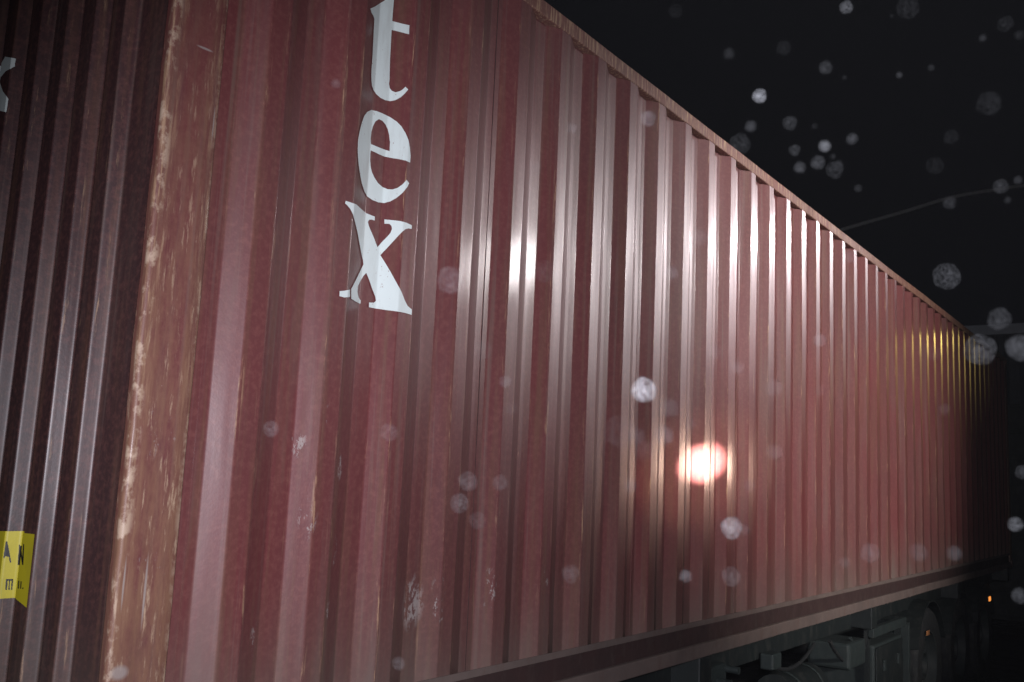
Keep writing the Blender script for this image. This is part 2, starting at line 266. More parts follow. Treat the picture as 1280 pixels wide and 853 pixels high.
XE = [[[0.8086,1.9273],[0.7919,1.9219],[0.7753,1.9166],[0.7686,1.9153],[0.7662,1.9159],[0.7663,1.9081],[0.7665,1.9003],[0.7662,1.8923],[0.7681,1.8872],[0.77,1.8822],[0.7813,1.8809],[0.7942,1.8803],[0.8028,1.876],[0.8115,1.8716],[0.8202,1.8673],[0.8215,1.8603],[0.8228,1.8533],[0.8163,1.845],[0.8099,1.8367],[0.8035,1.8285],[0.7971,1.8203],[0.7839,1.8098],[0.7708,1.7995],[0.7684,1.7931],[0.7685,1.7851],[0.7685,1.7771],[0.7686,1.7691],[0.7687,1.7611],[0.7688,1.7531],[0.7744,1.7543],[0.7907,1.7593],[0.8071,1.7643],[0.8237,1.7693],[0.9003,1.7957],[0.9012,1.8029],[0.9021,1.8101],[0.903,1.8172],[0.9039,1.8244],[0.9048,1.8316],[0.9057,1.8387],[0.9066,1.8315],[0.9074,1.8243],[0.9079,1.8169],[0.9087,1.8098],[0.9095,1.8026],[0.9112,1.7957],[0.9268,1.8013],[0.9427,1.8069],[0.9384,1.813],[0.9342,1.819],[0.93,1.8251],[0.9258,1.8312],[0.9216,1.8373],[0.9174,1.8433],[0.9132,1.8494],[0.9103,1.8559],[0.9094,1.8632],[0.9089,1.8706],[0.91,1.8771],[0.9145,1.8848],[0.9214,1.8936],[0.9284,1.9024],[0.9354,1.9112],[0.9424,1.92],[0.9495,1.9289],[0.9565,1.9378],[0.9636,1.9467],[1.0394,1.9833],[1.0404,1.9899],[0.9615,1.9622],[0.9452,1.9596],[0.9289,1.9571],[0.9128,1.9547],[0.9097,1.9476],[0.9087,1.9414],[0.9077,1.9352],[0.9066,1.929],[0.9056,1.9227],[0.9045,1.9165],[0.9035,1.9103],[0.902,1.9174],[0.9009,1.9247],[0.8998,1.932],[0.8273,1.9103],[0.8211,1.916],[0.8148,1.9216]]]
STK = [[[0.6185,0.5946],[0.4788,0.6025],[0.3544,0.6039],[0.3522,0.4317],[0.4025,0.4459],[0.5144,0.4354]]]
INK = [[[0.4896,0.5389],[0.4893,0.5419],[0.4893,0.5448],[0.4894,0.5478],[0.4894,0.5507],[0.4891,0.5537],[0.4892,0.5567],[0.4892,0.5596],[0.4892,0.5626],[0.4889,0.5656],[0.489,0.5685],[0.489,0.5715],[0.489,0.5744],[0.4887,0.5774],[0.4878,0.5774],[0.4873,0.5744],[0.4872,0.5713],[0.4867,0.5683],[0.4863,0.5652],[0.4862,0.5622],[0.4857,0.5591],[0.4856,0.5561],[0.4851,0.553],[0.485,0.5499],[0.4846,0.5469],[0.4844,0.5438],[0.484,0.5408],[0.4839,0.5377],[0.4834,0.5347],[0.4833,0.5316],[0.4828,0.5286],[0.4827,0.5255],[0.4838,0.5244],[0.484,0.528],[0.4845,0.5316],[0.4847,0.5352],[0.4848,0.5388],[0.4863,0.5399],[0.4877,0.5411],[0.4881,0.5379],[0.4885,0.5347]],[[0.4772,0.5193],[0.4772,0.5224],[0.4773,0.5255],[0.4774,0.5286],[0.4775,0.5317],[0.4776,0.5348],[0.4777,0.5379],[0.4778,0.541],[0.4779,0.5442],[0.4777,0.5473],[0.4777,0.5504],[0.4778,0.5535],[0.4779,0.5567],[0.478,0.5598],[0.4781,0.5629],[0.4782,0.566],[0.4783,0.5691],[0.4773,0.5691],[0.4762,0.5662],[0.4072,0.5694],[0.4059,0.5666],[0.4045,0.5637],[0.4032,0.5608],[0.4019,0.558],[0.4005,0.5551],[0.3992,0.5523],[0.3978,0.5494],[0.3965,0.5466],[0.3968,0.5497],[0.3972,0.5527],[0.3975,0.5558],[0.3978,0.5588],[0.3981,0.5619],[0.3985,0.565],[0.3988,0.568],[0.3991,0.5711],[0.3995,0.5742],[0.3998,0.5773],[0.3946,0.5777],[0.3941,0.5748],[0.3937,0.5719],[0.3933,0.569],[0.3928,0.5661],[0.3924,0.5632],[0.392,0.5603],[0.3915,0.5574],[0.3911,0.5545],[0.3906,0.5516],[0.3902,0.5488],[0.3898,0.5459],[0.3893,0.543],[0.3889,0.5401],[0.3885,0.5373],[0.388,0.5344],[0.3876,0.5315],[0.3871,0.5286],[0.3928,0.5281],[0.3944,0.531],[0.396,0.5339],[0.3976,0.5368],[0.3992,0.5397],[0.4007,0.5426],[0.4023,0.5454],[0.4039,0.5483],[0.4055,0.5512],[0.4052,0.5482],[0.4049,0.5452],[0.4046,0.5422],[0.4044,0.5392],[0.4041,0.5362],[0.4038,0.5332],[0.4035,0.5302],[0.4032,0.5273]],[[0.4846,0.4588],[0.4848,0.4617],[0.485,0.4646],[0.4849,0.4676],[0.4851,0.4705],[0.4849,0.4735],[0.4852,0.4764],[0.485,0.4794],[0.4852,0.4823],[0.4851,0.4853],[0.4838,0.4852],[0.4838,0.4822],[0.4838,0.4793],[0.4838,0.4763],[0.4835,0.4734],[0.4835,0.4704],[0.4836,0.4675],[0.4836,0.4645],[0.4836,0.4616],[0.4833,0.4586]],[[0.4824,0.4586],[0.4826,0.4615],[0.4825,0.4645],[0.4827,0.4674],[0.4825,0.4704],[0.4827,0.4733],[0.4826,0.4763],[0.4828,0.4792],[0.483,0.4821],[0.4828,0.4851],[0.4819,0.4851],[0.4819,0.4821],[0.4819,0.4792],[0.4818,0.4762],[0.4818,0.4732],[0.4818,0.4703],[0.4817,0.4673],[0.4817,0.4644],[0.4813,0.4614],[0.4813,0.4585]],[[0.4805,0.4584],[0.4805,0.4614],[0.4805,0.4643],[0.4805,0.4673],[0.4808,0.4702],[0.4808,0.4732],[0.4807,0.4761],[0.4807,0.4791],[0.481,0.482],[0.481,0.485],[0.4797,0.485],[0.4797,0.482],[0.4795,0.479],[0.4796,0.4761],[0.4797,0.4731],[0.4794,0.4702],[0.4795,0.4672],[0.4796,0.4642],[0.4793,0.4613],[0.4794,0.4583]],[[0.4851,0.4853],[0.4848,0.4812],[0.484,0.4811],[0.4829,0.481],[0.4817,0.4809],[0.4806,0.4809],[0.4797,0.4808],[0.4797,0.485],[0.4808,0.485],[0.482,0.4851],[0.4828,0.4852],[0.4839,0.4852]],[[0.3999,0.4715],[0.4003,0.4745],[0.4006,0.4776],[0.401,0.4807],[0.4013,0.4837],[0.4017,0.4868],[0.4021,0.4899],[0.3969,0.4904],[0.3965,0.4873],[0.3962,0.4843],[0.3958,0.4812],[0.3955,0.4781],[0.3951,0.475],[0.3948,0.472]],[[0.3896,0.4725],[0.3899,0.4753],[0.3902,0.4782],[0.3905,0.481],[0.3908,0.4839],[0.3911,0.4867],[0.3914,0.4896],[0.3863,0.4901],[0.3859,0.4871],[0.3856,0.4842],[0.3853,0.4813],[0.385,0.4783],[0.3847,0.4754],[0.3843,0.4725]],[[0.3792,0.473],[0.3799,0.4761],[0.3748,0.4766],[0.374,0.473]]]
DROPS = [[-0.075,-1.6,1.408,0.0083,0.8,1058,9],[-0.217,-1.707,1.315,0.0122,0.2,1135,10],[0.049,-1.766,1.397,0.0103,0.3,1257,30],[-0.228,-1.544,1.243,0.0084,1.0,949,120],[-0.21,-1.574,1.21,0.0084,0.3,987,154],[-0.434,-1.616,1.123,0.0052,0.3,938,158],[-0.126,-1.479,1.229,0.0135,0.25,925,180],[-0.482,-1.7,1.074,0.0047,0.6,1031,183],[-0.361,-1.688,1.122,0.0053,0.35,1065,174],[-0.298,-1.635,1.126,0.0075,0.35,1022,203],[-0.136,-1.603,1.171,0.0106,0.25,1043,213],[-0.316,-1.8,1.151,0.0111,0.15,1237,130],[0.023,-1.759,1.173,0.0089,0.4,1252,233],[0.057,-1.687,1.072,0.0176,0.45,1183,346],[-0.299,-1.801,0.951,0.0102,0.3,1250,398],[-0.093,-1.75,0.952,0.0179,0.45,1225,438],[-0.362,-1.825,0.914,0.0107,0.35,1275,435],[-0.356,-1.619,1.232,0.0073,0.1,980,60],[-0.524,-1.632,1.155,0.0048,0.12,912,67],[0.015,-1.684,1.209,0.0113,0.12,1168,207],[-0.221,-1.749,1.159,0.0075,0.12,1189,171],[-0.209,-1.424,1.389,0.0092,0.1,845,14],[-0.272,-1.422,1.223,0.0096,0.55,810,149],[-0.184,-1.45,1.093,0.0109,0.35,874,298],[-0.475,-1.557,0.98,0.0066,0.3,838,341],[-0.625,-1.42,0.955,0.0118,0.35,563,350],[-0.394,-1.316,0.894,0.0072,0.35,631,477],[-0.476,-1.533,0.872,0.0117,0.9,805,488],[-0.498,-1.053,0.832,0.0094,0.5,339,536],[-0.525,-1.267,0.828,0.009,0.3,486,541],[-0.428,-1.297,0.782,0.0104,0.35,585,602],[-0.284,-1.172,0.753,0.0123,0.45,574,629],[-0.41,-1.327,0.782,0.0086,0.3,625,603],[-0.484,-1.558,0.831,0.0092,0.3,830,544],[-0.416,-1.594,0.751,0.0095,0.7,914,660],[-0.27,-1.481,0.69,0.007,0.5,857,720],[-0.25,-1.525,0.693,0.0104,0.35,914,720],[-0.181,-1.599,0.958,0.0073,0.5,1024,425],[-0.306,-1.592,0.891,0.009,0.25,967,485],[-0.198,-1.524,0.791,0.0073,0.25,937,607],[-0.401,-1.415,0.693,0.009,0.25,714,718],[-0.119,-1.636,0.722,0.0108,0.4,1088,692],[-0.018,-1.665,0.722,0.0105,0.35,1149,690],[-0.285,-1.756,0.737,0.0066,0.3,1193,692],[-0.156,-1.789,0.764,0.0073,0.6,1269,655],[-0.58,-1.209,1.197,0.0051,0.35,420,104],[-0.377,-1.334,1.144,0.0065,0.2,670,210],[-0.517,-1.471,1.12,0.0046,0.3,716,160],[-0.434,-1.218,0.581,0.007,0.4,498,830],[-0.18,-1.633,1.052,0.0072,0.4,1062,321],[0.105,-1.762,0.824,0.009,0.4,1278,590],[-0.149,-1.79,0.693,0.008,0.4,1275,745],[-0.373,-1.348,1.021,0.0127,0.15,680,340],[-0.474,-1.508,0.834,0.0148,0.12,775,540],[-0.306,-1.527,0.931,0.0077,0.2,893,440],[-0.424,-1.601,0.897,0.0059,0.3,921,460],[-0.269,-1.237,0.875,0.0081,0.15,640,511],[-0.317,-1.533,0.811,0.0116,0.2,892,581],[0.006,-1.692,0.895,0.0069,0.25,1181,512],[-0.374,-1.472,0.836,0.0091,0.23,796,545],[-0.279,-1.199,0.733,0.0111,0.24,597,651],[-0.295,-1.589,0.826,0.0082,0.28,968,565],[-0.333,-1.573,0.747,0.0056,0.24,930,662],[-0.134,-1.711,0.944,0.0088,0.15,1168,443],[-0.127,-1.482,0.839,0.0079,0.13,923,558],[-0.188,-1.383,0.83,0.0139,0.2,805,562],[-0.148,-1.616,0.711,0.0062,0.26,1056,703],[-0.505,-1.537,0.785,0.0056,0.27,787,607],[-0.19,-1.602,0.9,0.0063,0.19,1025,488],[-0.429,-1.535,0.86,0.0099,0.2,835,510],[-0.367,-1.261,0.935,0.0113,0.17,603,438],[-0.145,-1.425,0.865,0.007,0.28,863,530],[-0.207,-1.728,1.245,0.0034,0.24,1164,85],[-0.186,-1.69,1.253,0.0036,0.4,1124,94],[-0.391,-1.808,1.182,0.0028,0.32,1228,48],[-0.163,-1.735,1.105,0.007,0.26,1187,254],[-0.423,-1.689,1.085,0.0022,0.16,1041,195],[-0.228,-1.609,1.194,0.0036,0.13,1018,158],[-0.338,-1.656,1.21,0.0064,0.33,1032,84],[-0.139,-1.609,1.177,0.0048,0.15,1049,205],[-0.366,-1.82,1.042,0.0027,0.2,1260,251],[-0.447,-1.667,1.071,0.005,0.33,1000,210],[-0.208,-1.579,1.177,0.0065,0.33,993,188],[-0.24,-1.696,1.298,0.0017,0.23,1115,20],[-0.108,-1.795,1.138,0.0044,0.35,1273,225],[-0.0,-1.787,1.355,0.0059,0.3,1274,44],[-0.272,-1.655,1.225,0.0026,0.17,1056,97],[-0.103,-1.621,1.155,0.0049,0.24,1072,235]]
DROP_K = .034

# ------------------------------------------------------------------ the asphalt yard
g = MB(); N = 24
for j in range(N+1):
    for i in range(N+1): g.v.append((-200 + 400*i/N, -200 + 400*j/N, 0))
for j in range(N):
    for i in range(N): k = j*(N+1)+i; g.f.append((k, k+1, k+N+2, k+N+1))
tag(g.build('ground', M['asphalt']), kind='structure')

# ------------------------------------------------------------------ the container
H, L, W, D = 2.591, 12.192, 2.438, .036
box = empty('shipping_container', (0, 0, DECK), 'long rust-red corrugated shipping container with white letters, loaded on a trailer', 'shipping container')
PZ0, PZ1 = .160, H - .062
def raw(t_):
    if t_ < .153 or t_ > L - .153: return 0.
    if t_ < .228: return D
    u = (t_ - 1.746) % .278
    if u < .085: return D*u/.085
    if u < .150: return D
    if u < .212: return D*(.212-u)/.062
    return 0.
def raw_end(y):
    if y < .028 or y > W - .028: return 0.
    if y < .197 or y > W - .19: return D
    u = (y - .21) % .14
    if u < .058: return 0.
    if u < .071: return D*(u-.058)/.013
    if u < .127: return D
    return D*(.14-u)/.013
def soften(fn, w_, lo=-1e9, hi=1e9):
    def g_(x): return sum(fn(min(max(x + w_*k/4, lo), hi)) for k in range(-4, 5))/9
    return g_
side_d = soften(raw, .0028, .154, L-.154); end_d = soften(raw_end, .0022, .029, W-.029)
def is_side(fn): return fn is not end_d
def corners(fn):
    if is_side(fn):
        c_ = [.228]; k = 0
        while True:
            e = .078 + .278*k; k += 1
            if e > L: break
            c_ += [x for x in (e, e+.085, e+.15, e+.212) if .232 < x < L-.16]
        return c_
    c_ = [.028, .197]; k = 0
    while .21 + .14*k < W-.2:
        e = .21 + .14*k; k += 1
        c_ += [x for x in (e, e+.058, e+.071, e+.127) if x < W-.195]
    return c_
def samples(fn, a, b):
    xs = {a, b}; r = .0028 if is_side(fn) else .0024; cs = [c for c in corners(fn) if a+.004 < c < b-.004]
    for c in cs: xs |= {c-r-.0011, c-r, c-r*.4, c+r*.4, c+r, c+r+.0011}
    for p, q in zip([a]+cs, cs+[b]):
        if q-p > .03: xs |= {p+(q-p)*f for f in ((.25, .5, .75) if q-p < .12 else (.12, .25, .37, .5, .62, .75, .87))}
    xs = sorted(xs); out = [xs[0]]
    for x in xs[1:]:
        if x-out[-1] > .0004 and a <= x <= b: out.append(x)
    return out
def dent(x, z, amp=.0022):
    e = max(0, min(1, (z-.16)/.2, (2.529-z)/.2))
    return amp*e*(noise.noise(Vector((x*1.7, z*1.1, 4.2))) + .45*noise.noise(Vector((x*6, z*2.2, 3.))))
def corrugated(name, fn, a, b, z0, z1, place, mat, rows=26, dentamp=.0012, seed=0., thick=.002):
    xs = samples(fn, a, b); me = bpy.data.meshes.new(name); V = []; F = []; Wr = []
    for r in range(rows+1):
        z = z0 + (z1-z0)*r/rows
        for x in xs:
            d = fn(x) + (dent(x, z) if dentamp else 0)
            V.append(place(x, d, z))
            c2 = abs(fn(x-.004) - 2*fn(x) + fn(x+.004)); out = (fn(x-.004)+fn(x+.004))/2 > fn(x) + 1e-5
            Wr.append(min(1, c2/.0008) * (1. if out else .25))
    n = len(xs)
    for r in range(rows):
        for i in range(n-1):
            k = r*n+i; F.append((k, k+1, k+n+1, k+n))
    me.from_pydata(V, [], F); me.update()
    bm = bmesh.new(); bm.from_mesh(me)
    at = me.attributes
    bm.to_mesh(me); bm.free()
    at = me.attributes.new('wear', 'FLOAT', 'POINT'); at.data.foreach_set('value', Wr)
    me.polygons.foreach_set('use_smooth', [True]*len(me.polygons)); me.materials.append(mat)
    o = bpy.data.objects.new(name, me); col.objects.link(o); o.parent = box
    return o
front = lambda x, d, z: (x, d, z)
seams = [.2 + 1.112*k for k in range(0, 11)]
edges = [.155] + seams + [L-.153]
for i in range(len(edges)-1):
    a, b = edges[i], edges[i+1]
    if b - a < .01: continue
    lap = .0015 if i % 2 else 0
    corrugated('side_panel', lambda x, lap=lap: side_d(x) + lap, a, b, PZ0, PZ1, front, M['side'], seed=i*3.7)
    if i: # weld bead closing the joint between two panels
        pass
for k, s in enumerate(seams):
    m_ = MB(); d0 = side_d(s)
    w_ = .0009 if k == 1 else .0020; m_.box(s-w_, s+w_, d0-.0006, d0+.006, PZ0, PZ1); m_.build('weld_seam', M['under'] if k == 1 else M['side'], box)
back = lambda x, d, z: (x, W-d, z)
corrugated('rear_side_wall', side_d, .155, L-.153, PZ0, PZ1, back, M['side'], rows=4, dentamp=0)
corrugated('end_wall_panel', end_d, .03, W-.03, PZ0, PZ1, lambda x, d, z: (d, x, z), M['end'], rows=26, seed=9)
# corner posts: folded section with a rounded outer corner and a stepped inner edge
def post(x0, sx, y0, sy, z0=.118, z1=H-.118):
    r = .012; pf = []
    for i in range(7):
        a = math.pi/2*i/6; pf.append((r - r*math.cos(a), r - r*math.sin(a)))     # from x=0 face round to y=0 face
    pf = [(0, .028), (0, .02)] + pf + [(.05, 0), (.08, 0.0012), (.11, 0), (.146, 0), (.1515, .004), (.153, .010), (.153, D+.014)]
    rows = 60; V = []; F = []; Wr = []
    for q in range(rows+1):
        z = z0 + (z1-z0)*q/rows
        for x, y in pf:
            dx = .0016*noise.noise(Vector((x*9, z*3.1, 1.))) ; dy = .0022*noise.noise(Vector((x*12, z*2.3, 5.)))
            if x < .014: dy += .0025*max(0, noise.noise(Vector((0, z*9, 8.)))); dx += .003*max(0, noise.noise(Vector((4, z*11, 8.))))
            V.append((x0 + sx*(x+dx), y0 + sy*(y+dy), z))
            Wr.append(1. if (x < .016 and y < .016) else (.8 if x > .143 else .0))
    n = len(pf)
    for q in range(rows):
        for i in range(n-1):
            k = q*n+i; F.append((k, k+1, k+n+1, k+n) if sx*sy > 0 else (k, k+n, k+n+1, k+1))
    me = bpy.data.meshes.new('corner_post'); me.from_pydata(V, [], F); me.update()
    me.attributes.new('wear', 'FLOAT', 'POINT').data.foreach_set('value', Wr)
    me.polygons.foreach_set('use_smooth', [True]*len(me.polygons)); me.materials.append(M['post'])
    o = bpy.data.objects.new('corner_post', me); col.objects.link(o); o.parent = box
    return o
post(0, 1, 0, 1); post(L, -1, 0, 1); post(0, 1, W, -1); post(L, -1, W, -1)
# corner castings with their oval holes
def casting(cx, sx, cy, sy, z0):
    m_ = MB(); lx, ly, lz = .178, .162, .118
    ox, oy = (-.003, -.003)
    P = lambda x, y, z: (cx + sx*(x+ox), cy + sy*(y+oy), z0 + z)
    n = 16; ring = []
    for f in range(2):                                    # face 0: long side (y=0), face 1: end (x=0)
        Lh = lx if f == 0 else ly; k = len(m_.v)
        for d, sc in ((0, 1), (.014, .96)):
            for i in range(n):
                a = 2*math.pi*(i+.5)/n; hx, hz = Lh/2 + .040*math.cos(a)*sc, lz/2 + .032*math.sin(a)*sc
                m_.v.append(P(hx, d, hz) if f == 0 else P(d, hx, hz))
        for i in range(n):
            j = (i+1) % n; m_.f.append((k+i, k+j, k+n+j, k+n+i))
        q = len(m_.v)
        for i in range(n):
            a = 2*math.pi*(i+.5)/n; c_, s_ = math.cos(a), math.sin(a); m__ = max(abs(c_), abs(s_))
            hx, hz = Lh/2 + Lh/2*c_/m__, lz/2 + lz/2*s_/m__
            m_.v.append(P(hx, 0, hz) if f == 0 else P(0, hx, hz))
        for i in range(n):
            j = (i+1) % n; m_.f.append((q+i, q+j, k+j, k+i))
    k = len(m_.v)
    m_.v += [P(0,0,0),P(lx,0,0),P(lx,ly,0),P(0,ly,0),P(0,0,lz),P(lx,0,lz),P(lx,ly,lz),P(0,ly,lz)]
    m_.f += [(k,k+3,k+2,k+1),(k+4,k+5,k+6,k+7),(k+1,k+2,k+6,k+5),(k+2,k+3,k+7,k+6)]
    m_.build('corner_casting', M['rail'], box)
for cx, sx in ((0, 1), (L, -1)):
    for cy, sy in ((0, 1), (W, -1)):
        casting(cx, sx, cy, sy, 0); casting(cx, sx, cy, sy, H-.118)
# top rails (square tube), header and bottom rails
def wear_box(name, x0, x1, y0, y1, z0, z1, mat, seg=60, b=.005):
    bm = bmesh.new(); V = []; n = seg
    prof = [(y0, z0+b), (y0+b*.3, z0+b*.3), (y0+b, z0), (y1, z0), (y1, z1), (y0+b, z1), (y0+b*.3, z1-b*.3), (y0, z1-b)]
    vs = []; Wr = []
    for i in range(n+1):
        x = x0 + (x1-x0)*i/n
        dy = .003*noise.noise(Vector((x*1.7, z0*5, 2))); dz = .003*noise.noise(Vector((x*1.1, 7, z0)))
        for q, (y, z) in enumerate(prof):
            vs.append((x, y+dy, z+dz)); Wr.append(1. if q in (0, 1, 2, 5, 6, 7) else .2)
    F = []; k = len(prof)
    for i in range(n):
        for q in range(k):
            p = (q+1) % k; F.append((i*k+q, i*k+p, (i+1)*k+p, (i+1)*k+q))
    F.append(tuple(range(k))); F.append(tuple(n*k+q for q in reversed(range(k))))
    me = bpy.data.meshes.new(name); me.from_pydata(vs, [], F); me.update()
    b2 = bmesh.new(); b2.from_mesh(me); bmesh.ops.recalc_face_normals(b2, faces=b2.faces[:]); b2.to_mesh(me); b2.free()
    me.attributes.new('wear', 'FLOAT', 'POINT').data.foreach_set('value', Wr); me.materials.append(mat)
    o = bpy.data.objects.new(name, me); col.objects.link(o); o.parent = box; return o
wear_box('top_rail', .18, L-.18, -.002, .058, H-.062, H-.001, M['rail'])
wear_box('top_rail', .18, L-.18, W-.058, W+.002, H-.062, H-.001, M['rail'])
r_ = wear_box('end_top_rail', .165, W-.165, -.002, .058, H-.062, H-.001, M['rail'], 20); r_.rotation_euler = (0, 0, math.pi/2); r_.scale = (1, -1, 1)
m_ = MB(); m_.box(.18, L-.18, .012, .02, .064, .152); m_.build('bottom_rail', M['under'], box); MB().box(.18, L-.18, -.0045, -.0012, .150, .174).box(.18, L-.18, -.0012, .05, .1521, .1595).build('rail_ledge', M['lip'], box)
wear_box('bottom_rail_lip', .18, L-.18, -.006, .06, .002, .066, M['lip'], 80, .006)
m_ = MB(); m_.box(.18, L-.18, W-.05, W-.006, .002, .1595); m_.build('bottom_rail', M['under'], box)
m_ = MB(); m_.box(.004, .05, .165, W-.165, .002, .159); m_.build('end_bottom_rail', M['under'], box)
corr_roof = MB()
n = 230
for i in range(n+1):
    x = .06 + (L-.12)*i/n; dz = -.006 if (i // 2) % 2 else 0
    corr_roof.v += [(x, .03, H-.004+dz), (x, W-.03, H-.004+dz)]
for i in range(n): corr_roof.f.append((2*i, 2*i+1, 2*i+3, 2*i+2))
corr_roof.build('roof_panel', M['rail'], box)
MB().box(.03, L-.05, .06, W-.06, .125, .155).build('floor', M['wood'], box)
for s in (0, 1):
    y0, y1 = (.17, W/2-.004) if s == 0 else (W/2+.004, W-.17)
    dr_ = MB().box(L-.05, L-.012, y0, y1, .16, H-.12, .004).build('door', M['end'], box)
    for yy in (y0+.25, y1-.25): MB().tube((L+.004, yy, .12), (L+.004, yy, H-.1), .016).build('locking_bar', M['pale'], dr_)
MB().box(L-.06, L-.002, .165, W-.165, H-.119, H-.002).build('door_header', M['rail'], box)
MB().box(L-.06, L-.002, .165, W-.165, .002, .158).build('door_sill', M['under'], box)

# painted letters and sticker, laid exactly on the folds of the sheet
def pip(x, y, P):
    c_ = False; j = len(P)-1
    for i in range(len(P)):
        xi, yi = P[i]; xj, yj = P[j]
        if (yi > y) != (yj > y) and x < (xj-xi)*(y-yi)/(yj-yi)+xi: c_ = not c_
        j = i
    return c_
def drape(name, loops, fn, place, mat, parent, off=.0014, a=0, b=3):
    V = []; E = []
    for Lp in loops:
        k = len(V); V += [Vector(p) for p in Lp]; E += [(k+i, k+(i+1) % len(Lp)) for i in range(len(Lp))]
    xs0, xs1 = min(v.x for v in V), max(v.x for v in V); z0, z1 = min(v.y for v in V)-.01, max(v.y for v in V)+.01
    for x in samples(fn, a, b):
        if xs0 < x < xs1: k = len(V); V += [Vector((x, z0)), Vector((x, z1))]; E.append((k, k+1))
    vo, _, fo, _, _, _ = delaunay_2d_cdt(V, E, [], 0, 1e-5)
    F = []
    for f in fo:
        cx = sum(vo[i].x for i in f)/3; cz = sum(vo[i].y for i in f)/3
        if sum(pip(cx, cz, Lp) for Lp in loops) % 2: F.append(tuple(f))
    used = sorted({i for f in F for i in f}); mp = {v: i for i, v in enumerate(used)}
    m_ = MB(); m_.v = [place(vo[i].x, fn(vo[i].x) + dent(vo[i].x, vo[i].y) - off, vo[i].y) for i in used]; m_.f = [tuple(mp[i] for i in f) for f in F]
    o = m_.build(name, mat, parent)
    return o
for name, key in (('t', T), ('e', E_LETTER), ('x', X)):
    o = drape('letter', key, side_d, front, M['white'], box, .0014, .16, 2.2); o['label'] = 'white serif letter %s' % name
eplace = lambda x, d, z: (d, x, z)
o = drape('letter', XE, end_d, eplace, M['white'], box, .0016, .03, 1.3); o['label'] = 'white letter x on the end wall'
st = drape('warning_sticker', STK, end_d, eplace, M['yellow'], box, .0016, .03, 1.3)
st['label'] = 'yellow warning sticker with black capitals'
inkv = MB()
for Lp in INK:
    q = drape('lettering', [Lp], end_d, eplace, M['ink'], st, .0026, .03, 1.3)

# ------------------------------------------------------------------ the trailer under it
tr = empty('container_trailer', (0, 0, 0), 'dark grey skeletal trailer carrying the red container, seen below its bottom rail', 'trailer')
for y in (.75, 1.55):
    MB().prism([(.35, DECK-.13), (3.2, DECK-.14), (4.2, DECK-.36), (12.0, DECK-.36), (12.0, DECK-.02), (.35, DECK-.02)], y, y+.13).build('main_beam', M['chassis'], tr)
for x in (.12, 3.1, 6.02, 9.0, 11.95): MB().box(x, x+.14, .02, 2.42, DECK-.16, DECK-.004, .008).build('cross_bolster', M['chassis'], tr)
MB().box(.5, 11.8, .17, .20, DECK-.17, DECK-.06, .006).build('side_beam', M['chassis'], tr)
lg = MB()
for y in (.42, 1.9):
    leg_ = MB().box(3.36, 3.48, y-.06, y+.06, .22, DECK-.17, .006).build('landing_leg', M['pale'], tr)
    MB().box(3.27, 3.57, y-.12, y+.12, .0, .04, .004).tube((3.42, y, .04), (3.42, y, .23), .04).build('foot', M['dark'], leg_)
gb = MB().box(3.40, 3.62, .10, .34, DECK-.235, DECK-.10, .02).build('gearbox', M['pale'], tr)
mb = MB().tube((3.5, .10, DECK-.19), (3.5, .03, DECK-.19), .03, .026).tube((3.6, .14, DECK-.13), (3.60, .03, DECK-.13), .018)
mb.tube((3.5, .035, DECK-.19), (3.66, .03, DECK-.31), .014); mb.build('crank', M['pale'], gb)
MB().box(3.27, 3.36, .06, .12, DECK-.52, DECK-.17, .006).build('leg_bracket', M['pale'], tr)
MB().tube((3.3, .4, DECK-.35), (4.2, .78, DECK-.3), .03).build('leg_brace', M['chassis'], tr)
# mid-chassis boxes, brackets, air tanks and hoses
tb = MB().box(6.25, 7.05, .07, .5, .32, DECK-.30, .015).build('toolbox', M['pale'], tr)
MB().box(6.27, 7.03, .056, .068, .34, DECK-.32, .004).build('lid', M['chassis'], tb)
for x in (6.45, 6.85): MB().box(x-.025, x+.025, .04, .056, DECK-.50, DECK-.42, .004).build('latch', M['pale'], tb)
MB().box(5.75, 6.15, .10, .40, DECK-.42, DECK-.24, .02).build('valve_box', M['pale'], tr)
MB().box(6.20, 7.15, .055, .10, DECK-.24, DECK-.17, .005).build('hanger_rail', M['pale'], tr)
for x in (6.2, 7.08): MB().prism([(x, DECK-.17), (x+.07, DECK-.17), (x+.07, .34), (x+.02, .30)], .10, .13).build('hanger', M['chassis'], tr)
at_ = MB().tube((5.0, .35, .62), (5.62, .35, .62), .15, n=24).build('air_tank', M['chassis'], tr, True)
for x in (5.12, 5.5): MB().lathe([(.153, -.015), (.158, 0), (.153, .015)], (0, 0, 0), 'z', 24).build('strap', M['pale'], at_).matrix_local = Matrix.Translation((x, .35, .62)) @ Matrix.Rotation(math.pi/2, 4, 'Y')
def hose(pts, r=.012):
    m_ = MB()
    for a, b in zip(pts, pts[1:]): m_.tube(a, b, r, n=8)
    return m_
def arc(a, b, sag, n=10):
    a, b = Vector(a), Vector(b); return [a.lerp(b, i/n) + Vector((0, 0, -sag*4*(i/n)*(1-i/n))) for i in range(n+1)]
hose(arc((5.5, .16, DECK-.2), (6.3, .12, DECK-.25), .16)).build('air_hose', M['dark'], tr)
hose(arc((5.9, .14, DECK-.22), (7.3, .16, DECK-.2), .22)).build('air_hose', M['pale'], tr)
hose(arc((4.3, .16, DECK-.18), (5.3, .2, DECK-.2), .10)).build('air_hose', M['dark'], tr)
MB().box(4.22, 4.36, .08, .16, DECK-.22, DECK-.13, .01).build('junction_box', M['pale'], tr)
